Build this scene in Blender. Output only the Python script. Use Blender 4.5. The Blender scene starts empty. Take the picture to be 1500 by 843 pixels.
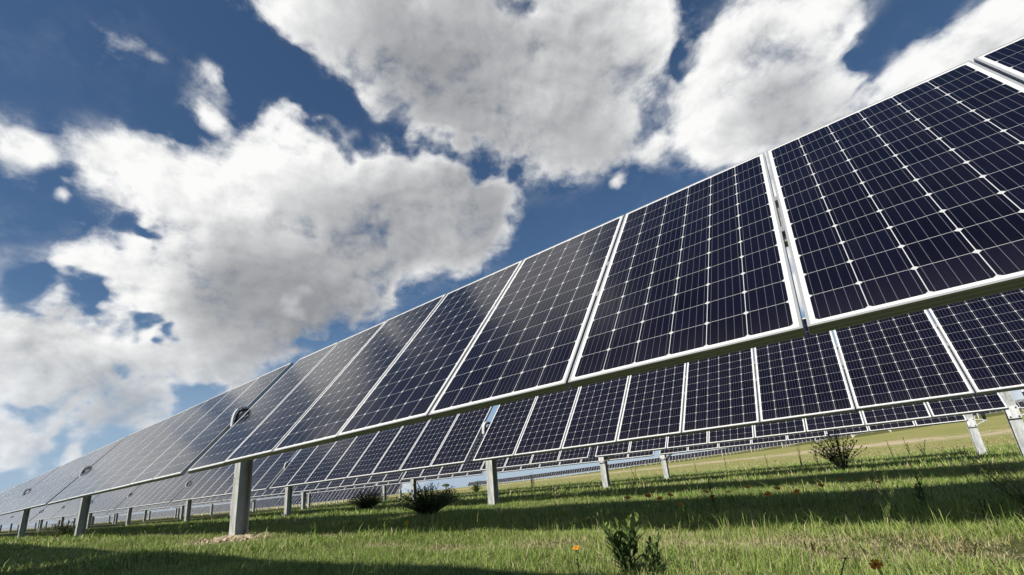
import bpy, math, random
import numpy as np

R = math.radians
scene = bpy.context.scene
C = scene.collection

# ------------------------------------------------------------------ camera
GZ = 0.36                                   # lens height above the near ground
YAW, PITCH, ROLL = 0.6436, 0.2998, -0.0936
def cam_axes():
    f = np.array([-math.sin(YAW)*math.cos(PITCH), math.cos(YAW)*math.cos(PITCH), math.sin(PITCH)])
    r0 = np.array([math.cos(YAW), math.sin(YAW), 0.0]); u0 = np.cross(r0, f)
    r = math.cos(ROLL)*r0 + math.sin(ROLL)*u0
    u = -math.sin(ROLL)*r0 + math.cos(ROLL)*u0
    return r, u, f
from mathutils import Matrix, Vector
r_, u_, f_ = cam_axes()
cd = bpy.data.cameras.new('camera')
cam = bpy.data.objects.new('camera', cd); C.objects.link(cam)
cam.matrix_world = Matrix(((r_[0], u_[0], -f_[0], 0), (r_[1], u_[1], -f_[1], 0), (r_[2], u_[2], -f_[2], GZ), (0, 0, 0, 1)))
cd.sensor_width = 36; cd.lens = 15.904; cd.shift_x = 0.0; cd.shift_y = 0.05197
cd.clip_start = 0.02; cd.clip_end = 6000
scene.camera = cam

# ------------------------------------------------------------------ sun, exposure
SUN_AZ, SUN_EL = R(180+2), R(39.5)          # azimuth from +Y turning towards +X (sun behind the camera, to its left)
sd = Vector((math.sin(SUN_AZ)*math.cos(SUN_EL), math.cos(SUN_AZ)*math.cos(SUN_EL), math.sin(SUN_EL)))
sl = bpy.data.lights.new('sun', 'SUN'); sl.energy = 5.0; sl.angle = R(0.53); sl.color = (1.0, 0.94, 0.84)
so = bpy.data.objects.new('sun', sl); C.objects.link(so)
so.rotation_euler = (-sd).to_track_quat('-Z', 'Y').to_euler()
so.location = sd*50
vs = scene.view_settings
vs.view_transform = 'Standard'; vs.look = 'None'; vs.exposure = 0.3; vs.gamma = 1.0; vs.use_curve_mapping = False
scene.cycles.use_denoising = True
scene.cycles.max_bounces = 6; scene.cycles.diffuse_bounces = 2; scene.cycles.glossy_bounces = 3
scene.cycles.transmission_bounces = 2; scene.cycles.transparent_max_bounces = 4
scene.cycles.caustics_reflective = False; scene.cycles.caustics_refractive = False

# ------------------------------------------------------------------ node helper
class NT:
    def __init__(s, tree): s.t = tree; tree.nodes.clear()
    def n(s, typ, **kw):
        nd = s.t.nodes.new(typ)
        for k, v in kw.items(): setattr(nd, k, v)
        return nd
    def put(s, sock, v):
        if isinstance(v, bpy.types.NodeSocket): s.t.links.new(v, sock)
        elif v is not None:
            if hasattr(sock, 'default_value'):
                dv = sock.default_value
                if hasattr(dv, '__len__') and not hasattr(v, '__len__'): v = [v]*len(dv)
                if hasattr(dv, '__len__') and len(dv) == 4 and len(v) == 3: v = (*v, 1.0)
                sock.default_value = v
    def m(s, op, a, b=None, c=None, clamp=False):
        nd = s.n('ShaderNodeMath', operation=op, use_clamp=clamp)
        for i, v in enumerate((a, b, c)):
            if v is not None: s.put(nd.inputs[i], v)
        return nd.outputs[0]
    def vm(s, op, a, b=None, sc=None):
        nd = s.n('ShaderNodeVectorMath', operation=op)
        s.put(nd.inputs[0], a)
        if b is not None: s.put(nd.inputs[1], b)
        if sc is not None: s.put(nd.inputs['Scale'], sc)
        return nd.outputs['Value'] if op in ('DISTANCE', 'LENGTH', 'DOT_PRODUCT') else nd.outputs[0]
    def mr(s, v, a, b, c=0.0, d=1.0, kind='LINEAR'):
        nd = s.n('ShaderNodeMapRange', interpolation_type=kind)
        for i, x in enumerate((v, a, b, c, d)): s.put(nd.inputs[i], x)
        return nd.outputs[0]
    def noise(s, vec, scale, detail=4, rough=0.5, lac=2.0, dist=0.0, out='Fac', typ='FBM'):
        nd = s.n('ShaderNodeTexNoise', noise_type=typ)
        s.put(nd.inputs['Vector'], vec)
        for k, v in (('Scale', scale), ('Detail', detail), ('Roughness', rough), ('Lacunarity', lac), ('Distortion', dist)):
            s.put(nd.inputs[k], v)
        return nd.outputs[out]
    def mix(s, f, a, b, blend='MIX'):
        nd = s.n('ShaderNodeMix', data_type='RGBA', blend_type=blend)
        s.put(nd.inputs[0], f); s.put(nd.inputs[6], a); s.put(nd.inputs[7], b)
        return nd.outputs[2]
    def ramp(s, f, stops):
        nd = s.n('ShaderNodeValToRGB'); e = nd.color_ramp.elements
        while len(e) < len(stops): e.new(0.5)
        for q, (pos, col) in zip(e, stops): q.position = pos; q.color = (*col, 1)
        s.put(nd.inputs[0], f); return nd.outputs[0]

# ------------------------------------------------------------------ sky with cumulus
# (azimuth deg from +Y, elevation deg, angular radius deg, weight) of the cumulus heaps on the sky
CLOUDS= [(-67.3, 50.6, 4.2, 1), (-55.5, 50.9, 6.5, 1), (-42.5, 50.4, 8.3, 1), (-29.6, 47.1, 10.0, 1), (-18.9, 46.6, 7.5, 1), (-19.0, 39.0, 4.4, 1), (-26.9, 39.8, 4.6, 1), (-40.1, 42.5, 5.3, 1), (-49.3, 47.1, 4.9, 1), (-13.0, 48.3, 3.8, 1), (-61.9, 54.9, 5.9, 1), (-43.9, 57.5, 7.2, 1), (-20.1, 55.6, 5.9, 1), (-29.7, 53.7, 2.4, -0.46), (-67.8, 40.0, 4.3, 1), (-61.8, 38.4, 6.5, 1), (-53.5, 37.1, 7.0, 1), (-44.9, 34.3, 7.8, 1), (-60.6, 32.0, 8.4, 1), (-70.1, 31.2, 6.9, 1), (-77.7, 32.2, 4.9, 1), (-82.5, 32.3, 3.1, 1), (-53.6, 29.4, 5.7, 1), (-66.5, 24.4, 6.6, 1), (-73.7, 26.3, 5.3, 1), (-78.8, 23.2, 5.5, 1), (-83.8, 22.0, 3.0, 1), (-71.1, 20.9, 6.2, 1), (-62.6, 22.5, 5.4, 1), (-54.5, 24.5, 2.8, 0.8), (-40.8, 36.6, 4.8, 1), (-42.2, 31.1, 4.6, 1), (-84.7, 16.2, 4.2, 1), (-80.1, 16.9, 4.7, 1), (-74.9, 14.8, 5.1, 1), (-85.3, 11.9, 4.0, 1), (-81.3, 11.7, 4.4, 1), (-70.7, 15.8, 4.1, 1), (-64.7, 18.4, 3.7, 1), (-77.0, 9.3, 3.0, 1), (-83.9, 8.5, 3.1, 1), (-81.4, 6.1, 1.3, 0.8), (-85.1, 5.7, 1.4, 0.8), (-75.5, 43.4, 2.3, 0.95), (-76.3, 40.3, 1.6, 0.8), (-74.4, 39.7, 1.3, 0.8), (-77.8, 46.1, 1.1, 0.9), (-77.9, 35.7, 1.2, 0.8), (-89.7, 31.8, 2.3, 1), (-87.7, 32.1, 1.4, 0.9), (-86.2, 29.1, 0.6, 0.75), (-85.9, 30.2, 0.4, 0.6), (-0.4, 42.4, 3.8, 1), (5.3, 40.9, 3.9, 1), (9.1, 39.9, 2.6, 1), (-3.9, 39.9, 3.8, 1), (0.6, 36.6, 4.9, 1), (-8.3, 37.0, 4.2, 1), (-4.5, 33.1, 3.3, 1), (3.7, 33.1, 3.5, 1), (6.7, 32.2, 2.8, 1), (3.3, 38.0, 4.1, 1), (-14.0, 36.2, 2.0, 0.7), (-19.7, 34.0, 1.2, 0.7), (11.2, 32.2, 2.5, 1), (12.0, 29.1, 2.0, 0.9), (8.9, 30.6, 2.0, 0.8), (15.4, 31.3, 3.3, 1), (18.5, 30.8, 3.5, 1), (20.2, 31.8, 2.1, 1), (15.9, 27.8, 2.8, 1), (-73.9, 46.5, 3.9, -0.86), (-71.0, 45.9, 3.8, -0.79), (-67.5, 45.1, 3.9, -0.86), (-63.5, 44.5, 3.8, -0.86), (-59.8, 43.6, 3.3, -0.86), (-55.9, 42.6, 2.9, -0.79), (-52.0, 41.7, 2.8, -0.79), (-48.0, 40.9, 2.6, -0.79), (-44.5, 40.1, 2.5, -0.79), (-40.0, 38.8, 2.5, -0.79), (-36.1, 37.4, 2.4, -0.79), (-79.1, 36.9, 2.0, -0.59), (-81.5, 28.3, 1.5, -0.86), (-79.7, 27.5, 1.0, -0.73), (-83.0, 19.9, 2.4, -1.25), (-86.2, 19.9, 1.8, -1.12), (-75.7, 16.8, 1.5, -0.4), (-79.1, 27.8, 1.3, -0.33), (-64.1, 21.2, 1.8, -0.46), (-87.4, 19.3, 1.7, -0.4), (11.9, 37.2, 1.5, -0.59), (10.1, 35.8, 1.1, -0.46), (8.7, 34.5, 0.8, -0.4), (-8.2, 42.9, 1.4, -0.4), (-73.0, 10.7, 3.0, -1.32), (-78.0, 18.0, 1.1, -0.73), (-75.7, 17.0, 1.1, -0.73), (-85.7, 9.0, 1.7, -0.79), (-81.8, 8.6, 1.6, -0.73), (-79.6, 13.4, 1.2, -0.66), (-61.6, 17.4, 1.4, -0.66), (-76.6, 12.6, 1.5, -0.4), (-81.6, 20.6, 1.4, -0.53), (-84.8, 4.0, 1.9, -0.53), (-80.3, 4.3, 1.8, -0.4), (-78.3, 7.3, 2.3, -0.33), (-85.7, 4.6, 1.9, -0.46), (-8.8, 43.8, 1.4, -0.4), (0.4, 27.4, 3.8, 1), (-0.1, 22.1, 3.8, 1), (-1.1, 16.4, 3.5, 1), (10.5, 2.7, 1.4, 1), (-49.8, 1.0, 2.3, 1), (-53.7, 2.5, 3.1, 1), (-71.7, 7.2, 3.2, 0.8), (-59.8, 6.0, 4.5, 0.9), (-82.2, 6.8, 1.5, -0.59), (-84.2, 10.3, 1.1, -0.46), (-84.1, 4.5, 1.2, 0.8), (-81.3, 5.7, 0.9, 0.8), (-77.1, 6.0, 0.9, 0.7), (-73.5, 7.3, 1.1, 0.8), (-53.6, 22.5, 2.1, 0.9), (-57.0, 21.6, 2.4, 0.9), (-70.4, 12.9, 1.5, 0.9)]
BASES= [(-48.0, 30.3, 10.0, 1), (-53.6, 27.4, 7.4, 0.7), (-42.1, 32.3, 6.6, 0.7), (-68.0, 24.6, 8.0, 0.9), (-35.7, 50.2, 11.9, 1), (-25.5, 45.9, 10.0, 0.8), (-44.7, 51.0, 7.5, 0.7), (-85.3, 14.3, 4.1, 1), (-69.5, 17.7, 6.3, 0.7), (-78.1, 9.9, 4.7, 0.9), (-60.2, 21.0, 5.5, 0.7), (1.2, 34.2, 4.9, 0.7), (1.0, 39.8, 3.6, 0.4), (15.6, 28.0, 4.2, 0.9), (-85.0, 7.3, 3.4, 0.8), (-84.1, 17.6, 2.1, 0.5)]
# heaps in the rest of the sky, outside the picture: they show as reflections in the glass
CLOUDS += [(-96, 18, 8, 1), (-93, 8, 6, .9), (-72, 57, 7, .9), (-64, 63, 5, .8), (-112, 15, 9, 1), (-125, 22, 9, 1), (-104, 34, 6, .9), (-140, 12, 8, 1), (-118, 50, 6, .7),
           (170, 20, 8, .9), (-165, 32, 7, .9), (115, 16, 8, .9), (70, 12, 6, .8)]
def dirv(az, el): return (math.sin(R(az))*math.cos(R(el)), math.cos(R(az))*math.cos(R(el)), math.sin(R(el)))

def build_world():
    w = bpy.data.worlds.new('World'); scene.world = w; w.use_nodes = True
    T = NT(w.node_tree)
    sky = T.n('ShaderNodeTexSky', sky_type='NISHITA'); sky.sun_disc = False
    sky.sun_elevation = SUN_EL; sky.sun_rotation = SUN_AZ
    sky.altitude = 0; sky.air_density = 1.0; sky.dust_density = 0.15; sky.ozone_density = 3.0
    d = T.vm('NORMALIZE', T.n('ShaderNodeTexCoord').outputs['Generated'])
    el = T.n('ShaderNodeSeparateXYZ'); T.put(el.inputs[0], d); ez = el.outputs[2]
    # domain warp
    ds = T.vm('MULTIPLY', d, (1.0, 1.0, 1.3))                 # heaps are wider than tall
    nz = T.noise(ds, 4.0, 2, 0.5, out='Color')
    wv = T.vm('SCALE', T.vm('SUBTRACT', nz, (0.5, 0.5, 0.5)), sc=0.07)
    nz2 = T.noise(ds, 15.0, 2, 0.5, out='Color')
    wv2 = T.vm('SCALE', T.vm('SUBTRACT', nz2, (0.5, 0.5, 0.5)), sc=0.022)
    w3 = T.vm('ADD', wv, wv2)
    p = T.vm('ADD', d, w3)
    def blobs(lst, src, k):
        acc = None
        for az, e_, r, wt in lst:
            dist = T.vm('DISTANCE', src, dirv(az, e_))
            v = T.mr(dist, 0.0, R(r)*k, wt, 0.0, 'SMOOTHSTEP')
            acc = v if acc is None else T.m('ADD', acc, v)
        return acc
    BIG = [c for c in CLOUDS if c[3] > 0 and c[2] > 3.4]
    POS = [c for c in CLOUDS if c[3] > 0]; NEG = [c for c in CLOUDS if c[3] < 0]
    def body_at(src): return T.m('ADD', T.m('MINIMUM', blobs(POS, src, 1.55), 1.08), blobs(NEG, T.vm('ADD', src, T.vm('SCALE', T.vm('SUBTRACT', nz2, (0.5, 0.5, 0.5)), sc=0.10)), 1.45))
    q = T.vm('ADD', ds, T.vm('SCALE', w3, sc=0.9))
    def lumps(src, sc, det):                                  # cauliflower heads: rounded cells within rounded cells
        vo = T.n('ShaderNodeTexVoronoi', feature='F1', distance='EUCLIDEAN', normalize=True)
        T.put(vo.inputs['Vector'], src)
        for k_, v_ in (('Scale', sc), ('Detail', det), ('Roughness', 0.52), ('Lacunarity', 2.1), ('Randomness', 1.0)): T.put(vo.inputs[k_], v_)
        return T.m('SUBTRACT', 1.0, T.m('MULTIPLY', vo.outputs['Distance'], 1.7))
    fb = T.noise(q, 7.0, 9, 0.58)
    fine_ = T.noise(q, 34.0, 6, 0.62)
    w0 = lumps(q, 10.0, 4)
    body = body_at(p)
    dens = T.m('ADD', T.m('SUBTRACT', body, 0.62), T.m('ADD', T.m('MULTIPLY', T.m('SUBTRACT', fb, 0.5), 2.35),
           T.m('ADD', T.m('MULTIPLY', T.m('SUBTRACT', w0, 0.25), 0.50), T.m('MULTIPLY', T.m('SUBTRACT', fine_, 0.5), 0.62))))
    # cloud lying between each spot and the sun: soaks up light, so sunward rims stay white and undersides go grey
    up = tuple(v*0.085 for v in sd)
    thick = T.m('ADD', blobs(BIG, T.vm('ADD', p, up), 1.75), T.m('MULTIPLY', T.m('SUBTRACT', T.noise(T.vm('ADD', q, tuple(v*.06 for v in sd)), 4.5, 2, 0.45), 0.5), 2.4))
    tk = T.mr(thick, 0.3, 3.4, 0.0, 1.0, 'SMOOTHSTEP')
    qs = T.vm('ADD', q, tuple(v*.022 for v in sd))
    relief = T.m('ADD', T.m('MULTIPLY', T.m('SUBTRACT', w0, lumps(qs, 10.0, 4)), 0.42), T.m('MULTIPLY', T.m('SUBTRACT', fb, T.noise(qs, 7.0, 6, 0.55)), 1.0))
    relief = T.m('MULTIPLY', relief, T.mr(tk, 0.0, 1.0, RELIEF_RIM, RELIEF_CORE))
    base = T.m('MINIMUM', blobs(BASES, p, 1.6), 1.0)
    alpha = T.mr(dens, -0.22, 0.55, 0, 1, 'SMOOTHSTEP')
    veil = T.m('MULTIPLY', T.m('MULTIPLY', T.mr(dens, -0.75, 0.0, 0.0, 0.60), T.mr(body, 0.02, 0.45, 0.10, 1.0)), T.mr(T.noise(q, 13.0, 8, 0.66), 0.46, 0.74))   # torn fringes
    alpha = T.m('MAXIMUM', alpha, veil)
    lit = T.m('ADD', 1.0, relief)
    lit = T.m('SUBTRACT', lit, T.m('MULTIPLY', tk, 0.36))
    lit = T.m('SUBTRACT', lit, T.m('MULTIPLY', base, T.mr(body, 0.5, 1.05, 0.0, 0.31)))
    lit = T.m('MINIMUM', T.m('MAXIMUM', lit, 0.20), 1.0)
    ccol = T.ramp(lit, [(0.0, (0.22, 0.235, 0.26)), (0.30, (0.29, 0.30, 0.32)), (0.62, (0.55, 0.56, 0.57)), (1.0, (0.93, 0.93, 0.92))])
    bs = T.n('ShaderNodeBackground'); bs.inputs[1].default_value = SKY_STRENGTH
    skc = T.n('ShaderNodeHueSaturation'); skc.inputs['Saturation'].default_value = SKY_SAT
    T.put(skc.inputs['Color'], sky.outputs[0])
    # moist air near the horizon: paler, still blue
    hz = T.mr(ez, 0.0, 0.36, 0.80, 0.0, 'SMOOTHSTEP')
    T.put(bs.inputs[0], T.mix(hz, skc.outputs[0], (4.4, 6.0, 8.2)))
    ccol = T.mix(T.mr(ez, 0.02, 0.30, 0.50, 0.0), ccol, (0.50, 0.58, 0.69))      # air between here and the low clouds
    bc = T.n('ShaderNodeBackground'); bc.inputs[1].default_value = CLOUD_STRENGTH; T.put(bc.inputs[0], ccol)
    # lower clouds thin out into the air near the horizon
    a2 = T.m('MULTIPLY', alpha, T.mr(ez, -0.02, 0.10, 0.55, 1.0))
    mx = T.n('ShaderNodeMixShader'); T.put(mx.inputs[0], a2)
    T.t.links.new(bs.outputs[0], mx.inputs[1]); T.t.links.new(bc.outputs[0], mx.inputs[2])
    out = T.n('ShaderNodeOutputWorld'); T.t.links.new(mx.outputs[0], out.inputs[0])
    w.cycles.sampling_method = 'MANUAL'; w.cycles.sample_map_resolution = 512
RELIEF_RIM, RELIEF_CORE = 1.15, 0.40
SKY_STRENGTH, SKY_SAT, CLOUD_STRENGTH = 0.068, 1.10, 0.85
build_world()

# ------------------------------------------------------------------ mesh helpers
def mesh_np(name, verts, faces, mats=(), smooth=False, mat_idx=None, uv=None):
    """verts (N,3), faces list of equal-length index rows (array) or list of lists"""
    me = bpy.data.meshes.new(name)
    verts = np.asarray(verts, np.float32)
    me.vertices.add(len(verts)); me.vertices.foreach_set('co', verts.ravel())
    if isinstance(faces, np.ndarray):
        k = faces.shape[1]; tot = np.full(len(faces), k, np.int32); loops = faces.ravel()
    else:
        tot = np.array([len(q) for q in faces], np.int32); loops = np.array([i for q in faces for i in q], np.int32)
    start = np.concatenate(([0], np.cumsum(tot)[:-1])).astype(np.int32)
    me.loops.add(len(loops)); me.loops.foreach_set('vertex_index', loops.astype(np.int32))
    me.polygons.add(len(tot)); me.polygons.foreach_set('loop_start', start)
    if mat_idx is not None: me.polygons.foreach_set('material_index', np.asarray(mat_idx, np.int32))
    me.polygons.foreach_set('use_smooth', np.full(len(tot), smooth))
    for m in mats: me.materials.append(m)
    if uv is not None:
        l = me.uv_layers.new(name='UVMap'); l.data.foreach_set('uv', np.asarray(uv, np.float32)[loops].ravel())
    me.update(calc_edges=True); me.validate()
    return me

class MB:
    """collects simple solids into one mesh"""
    def __init__(s): s.v = []; s.f = []; s.mi = []
    def add(s, vs_, fs, mi=0):
        o = len(s.v); s.v += [tuple(v) for v in vs_]; s.f += [[i+o for i in q] for q in fs]; s.mi += [mi]*len(fs)
    def box(s, x0, x1, y0, y1, z0, z1, mi=0, M=None):
        vs_ = [(x, y, z) for x in (x0, x1) for y in (y0, y1) for z in (z0, z1)]
        if M is not None: vs_ = [M @ Vector(v) for v in vs_]
        s.add(vs_, [(0,1,3,2),(4,6,7,5),(0,4,5,1),(2,3,7,6),(0,2,6,4),(1,5,7,3)], mi)
    def tube(s, pts, rad, n=8, mi=0, caps=True):
        pts = [Vector(p) for p in pts]
        rads = rad if hasattr(rad, '__len__') else [rad]*len(pts)
        rings = []; vs_ = []
        prev = None
        for i, p in enumerate(pts):
            t = (pts[min(i+1, len(pts)-1)] - pts[max(i-1, 0)]).normalized()
            a = prev if prev is not None else (Vector((0, 0, 1)) if abs(t.z) < .9 else Vector((1, 0, 0)))
            a = (a - t*a.dot(t)).normalized(); b = t.cross(a); prev = a
            for k in range(n):
                w = 2*math.pi*k/n
                vs_.append(p + (a*math.cos(w) + b*math.sin(w))*rads[i])
        fs = []
        for i in range(len(pts)-1):
            for k in range(n):
                fs.append((i*n+k, i*n+(k+1) % n, (i+1)*n+(k+1) % n, (i+1)*n+k))
        if caps:
            fs.append(tuple(range(n))[::-1]); fs.append(tuple((len(pts)-1)*n+k for k in range(n)))
        s.add(vs_, fs, mi)
    def ribbon(s, pts, half, axis, thick, mi=0):
        """flat strap following pts (in a plane across 'axis'), width 2*half along axis, given thickness"""
        ax = Vector(axis); pts = [Vector(p) for p in pts]; vs_ = []
        for i, p in enumerate(pts):
            t = (pts[min(i+1, len(pts)-1)] - pts[max(i-1, 0)]).normalized(); nn = t.cross(ax).normalized()
            vs_ += [p-ax*half, p+ax*half, p+ax*half+nn*thick, p-ax*half+nn*thick]
        fs = []
        for i in range(len(pts)-1):
            for k in range(4): fs.append((i*4+k, i*4+(k+1) % 4, i*4+4+(k+1) % 4, i*4+4+k))
        fs.append((3, 2, 1, 0)); e = (len(pts)-1)*4; fs.append((e, e+1, e+2, e+3))
        s.add(vs_, fs, mi)
    def mesh(s, name, mats, smooth=False):
        return mesh_np(name, s.v, s.f, mats, smooth, s.mi)
def link(name, me, parent=None, loc=None, rot=None):
    o = bpy.data.objects.new(name, me); C.objects.link(o)
    if parent is not None: o.parent = parent
    if loc is not None: o.location = loc
    if rot is not None: o.rotation_euler = rot
    return o
def tag(o, label, cat, group=None):
    o['label'] = label; o['category'] = cat
    if group: o['group'] = group
    return o
def empty(name, loc):
    o = bpy.data.objects.new(name, None); C.objects.link(o); o.location = loc; o.empty_display_size = 0.2
    return o

# ------------------------------------------------------------------ materials
def new_mat(name):
    m = bpy.data.materials.new(name); m.use_nodes = True
    T = NT(m.node_tree)
    b = T.n('ShaderNodeBsdfPrincipled'); o = T.n('ShaderNodeOutputMaterial')
    T.t.links.new(b.outputs[0], o.inputs[0])
    return m, T, b

def mat_glass_cells():
    m, T, b = new_mat('solar_cells_under_glass')
    uv = T.n('ShaderNodeUVMap'); sp = T.n('ShaderNodeSeparateXYZ'); T.put(sp.inputs[0], uv.outputs[0])
    px, py = 0.1580, 0.1583
    ox, oy = (1.002-6*px)/2, (1.956-12*py)/2
    cu = T.m('DIVIDE', T.m('SUBTRACT', sp.outputs[0], ox), px); cv = T.m('DIVIDE', T.m('SUBTRACT', sp.outputs[1], oy), py)
    fu = T.m('FRACT', cu); fv = T.m('FRACT', cv)
    def edge(f, p): return T.m('MULTIPLY', T.m('SUBTRACT', 0.5, T.m('ABSOLUTE', T.m('SUBTRACT', f, 0.5))), p)
    eu, ev = edge(fu, px), edge(fv, py)
    def gt(a, v): return T.m('GREATER_THAN', a, v)
    def lt(a, v): return T.m('LESS_THAN', a, v)
    inside = T.m('MULTIPLY', T.m('MULTIPLY', gt(cu, 0), lt(cu, 6)), T.m('MULTIPLY', gt(cv, 0), lt(cv, 12)))
    cell = T.m('MULTIPLY', T.m('MULTIPLY', gt(eu, 0.0014), gt(ev, 0.0009)), gt(T.m('ADD', eu, ev), 0.0125))
    cell = T.m('MULTIPLY', cell, inside)
    bus = T.m('LESS_THAN', T.m('MULTIPLY', T.m('ABSOLUTE', T.m('SUBTRACT', T.m('FRACT', T.m('MULTIPLY', fu, 5)), 0.5)), px/5), 0.00075)
    comb = T.n('ShaderNodeCombineXYZ'); T.put(comb.inputs[0], T.m('FLOOR', cu)); T.put(comb.inputs[1], T.m('FLOOR', cv))
    oi = T.n('ShaderNodeObjectInfo'); T.put(comb.inputs[2], T.m('MULTIPLY', oi.outputs['Random'], 37.0))
    wn = T.n('ShaderNodeTexWhiteNoise', noise_dimensions='3D'); T.put(wn.inputs['Vector'], comb.outputs[0])
    c0 = T.mix(wn.outputs[0], (0.0024, 0.0022, 0.0065), (0.0044, 0.0040, 0.0115))
    c0 = T.mix(T.m('MULTIPLY', oi.outputs['Random'], .5), c0, (0.0034, 0.0036, 0.0130))
    c1 = T.mix(bus, c0, (0.10, 0.105, 0.12))
    c2 = T.mix(cell, T.mix(inside, (0.66, 0.66, 0.65), (0.46, 0.47, 0.47)), c1)
    # faint dust film
    geo = T.n('ShaderNodeTexCoord')
    du = T.noise(geo.outputs['Object'], 2.2, 5, 0.6)
    mp = T.n('ShaderNodeMapping'); T.put(mp.inputs['Vector'], geo.outputs['Object']); mp.inputs['Scale'].default_value = (9.0, .55, 1)
    loc = T.n('ShaderNodeVectorMath', operation='ADD'); T.put(loc.inputs[0], mp.outputs[0]); T.put(loc.inputs[1], T.m('MULTIPLY', oi.outputs['Random'], 53.0))
    st = T.noise(loc.outputs[0], 1.6, 5, 0.65)                       # runs left by rain, dust gathered on the lower edge
    low = T.mr(sp.outputs[1], 0.30, 0.02)
    dust = T.m('ADD', T.mr(du, 0.45, 0.8, 0.001, 0.006), T.m('ADD', T.m('MULTIPLY', T.mr(st, .52, .75), .006), T.m('MULTIPLY', T.m('MULTIPLY', low, low), .014)))
    spk = T.m('GREATER_THAN', T.noise(loc.outputs[0], 7.0, 3, 0.6), 0.775)
    dust = T.m('ADD', dust, T.m('MULTIPLY', spk, .10))
    c3 = T.mix(dust, c2, (0.42, 0.39, 0.35))
    T.put(b.inputs['Base Color'], c3)
    T.put(b.inputs['Roughness'], T.mr(du, 0.3, 0.8, 0.13, 0.19)); b.inputs['IOR'].default_value = 1.32
    return m
def mat_metal(name, col, metal, rough, spangle=0.0, scale=30.0, streak=False):
    m, T, b = new_mat(name)
    tc = T.n('ShaderNodeTexCoord').outputs['Object']
    v = tc
    if streak:
        mp = T.n('ShaderNodeMapping'); T.put(mp.inputs['Vector'], tc); mp.inputs['Scale'].default_value = (1, 1, .25); v = mp.outputs[0]
    a = T.noise(v, scale, 5, 0.6); c = T.noise(v, scale*.2, 4, 0.6)
    f = T.m('ADD', T.m('MULTIPLY', T.m('SUBTRACT', a, .5), spangle), T.m('MULTIPLY', T.m('SUBTRACT', c, .5), spangle*1.4))
    k = T.m('ADD', 1.0, f)
    T.put(b.inputs['Base Color'], T.vm('SCALE', col, sc=k)); b.inputs['Metallic'].default_value = metal
    T.put(b.inputs['Roughness'], T.m('ADD', rough, T.m('MULTIPLY', f, .3)))
    return m
def mat_plain(name, col, rough=0.7, var=0.15, scale=20.0):
    m, T, b = new_mat(name)
    a = T.noise(T.n('ShaderNodeTexCoord').outputs['Object'], scale, 4, .6)
    T.put(b.inputs['Base Color'], T.vm('SCALE', col, sc=T.mr(a, .25, .75, 1-var, 1+var))); b.inputs['Roughness'].default_value = rough
    return m
M_GLASS = mat_glass_cells()
M_FRAME = mat_metal('anodised_aluminium', (0.42, 0.43, 0.44), 0.35, 0.34, 0.08, 9.0)
M_BACK = mat_plain('white_backsheet', (0.72, 0.72, 0.70), 0.6, .04)
M_GALV = mat_metal('galvanised_steel', (0.48, 0.50, 0.505), 0.15, 0.50, 1.5, 16.0, True)
M_GALV2 = mat_metal('dull_zinc_steel', (0.36, 0.37, 0.38), 0.5, 0.42, 0.3, 30.0)
M_BLACK = mat_plain('black_polymer_and_shade', (0.02, 0.02, 0.022), 0.5, .1)
M_WHITE = mat_plain('white_enamel', (0.78, 0.78, 0.76), 0.45, .05)

# ------------------------------------------------------------------ terrain
TX = np.array([-900, -400, -130, -80, -50, -20, 0, 20, 60, 300, 900.])
TY = np.array([-300, 2.5, 7, 20, 40, 60, 100, 153, 220, 900, 3000.])
TZ = np.array([
 [-.36]*11, [-.36]*11, [-.43]*11,
 [-.9, -.8, -.62, -.56, -.52, -.46, -.43, -.42, -.40, -.4, -.4],
 [-1.6, -1.5, -1.30, -1.10, -.85, -.45, -.32, -.22, -.05, 0, 0],
 [-2.2, -2.0, -1.45, -1.00, -.52, -.30, -.10, .10, .5, 1, 1],
 [-3.0, -2.4, -1.25, -.45, .10, .62, 1.05, 1.7, 2.6, 5, 6],
 [-3.5, -2.6, -.95, .30, 1.05, 2.15, 3.0, 4.25, 6.3, 9, 11],
 [-4, -3, .2, 2.6, 3.6, 5.0, 6.2, 7.8, 10.0, 13, 14],
 [-6, -5, -3, -2, -1, 0, 1, 3, 5, 10, 12],
 [-14, -13, -11, -10, -9, -8, -6, -4, -2, 2, 4]]) + GZ
def bil(x, y):
    x = np.asarray(x, float); y = np.asarray(y, float)
    i = np.clip(np.searchsorted(TX, x)-1, 0, len(TX)-2); j = np.clip(np.searchsorted(TY, y)-1, 0, len(TY)-2)
    a = np.clip((x-TX[i])/(TX[i+1]-TX[i]), 0, 1); b = np.clip((y-TY[j])/(TY[j+1]-TY[j]), 0, 1)
    return (TZ[j, i]*(1-a)+TZ[j, i+1]*a)*(1-b)+(TZ[j+1, i]*(1-a)+TZ[j+1, i+1]*a)*b
def gz(x, y):
    """ground height: the surveyed grid, softened, plus small hummocks"""
    x = np.asarray(x, float); y = np.asarray(y, float)
    s = np.clip(np.abs(y)*.10, .4, 12)
    z = 0.0
    for dx, dy in ((0, 0), (1, 0), (-1, 0), (0, 1), (0, -1)): z = z + bil(x+dx*s, y+dy*s*.6)
    z = z/5
    d = np.hypot(x, y)
    h = 0.016*np.sin(x*1.7+.6*np.sin(y*1.1))*np.sin(y*2.1+1.2+.7*np.sin(x*.9)) + 0.010*np.sin(x*4.3+y*1.9)*np.sin(y*3.7-x*1.3)
    return z + h*np.clip(1.2-d/40, .15, 1)
def axis_steps(lo, hi, base):
    out = [0.0]; v = 0.0
    while v < hi: v += max(base, abs(v)*.035); out.append(v)
    v = 0.0
    while v > lo: v -= max(base, abs(v)*.035); out.insert(0, v)
    return np.array(out)
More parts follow.
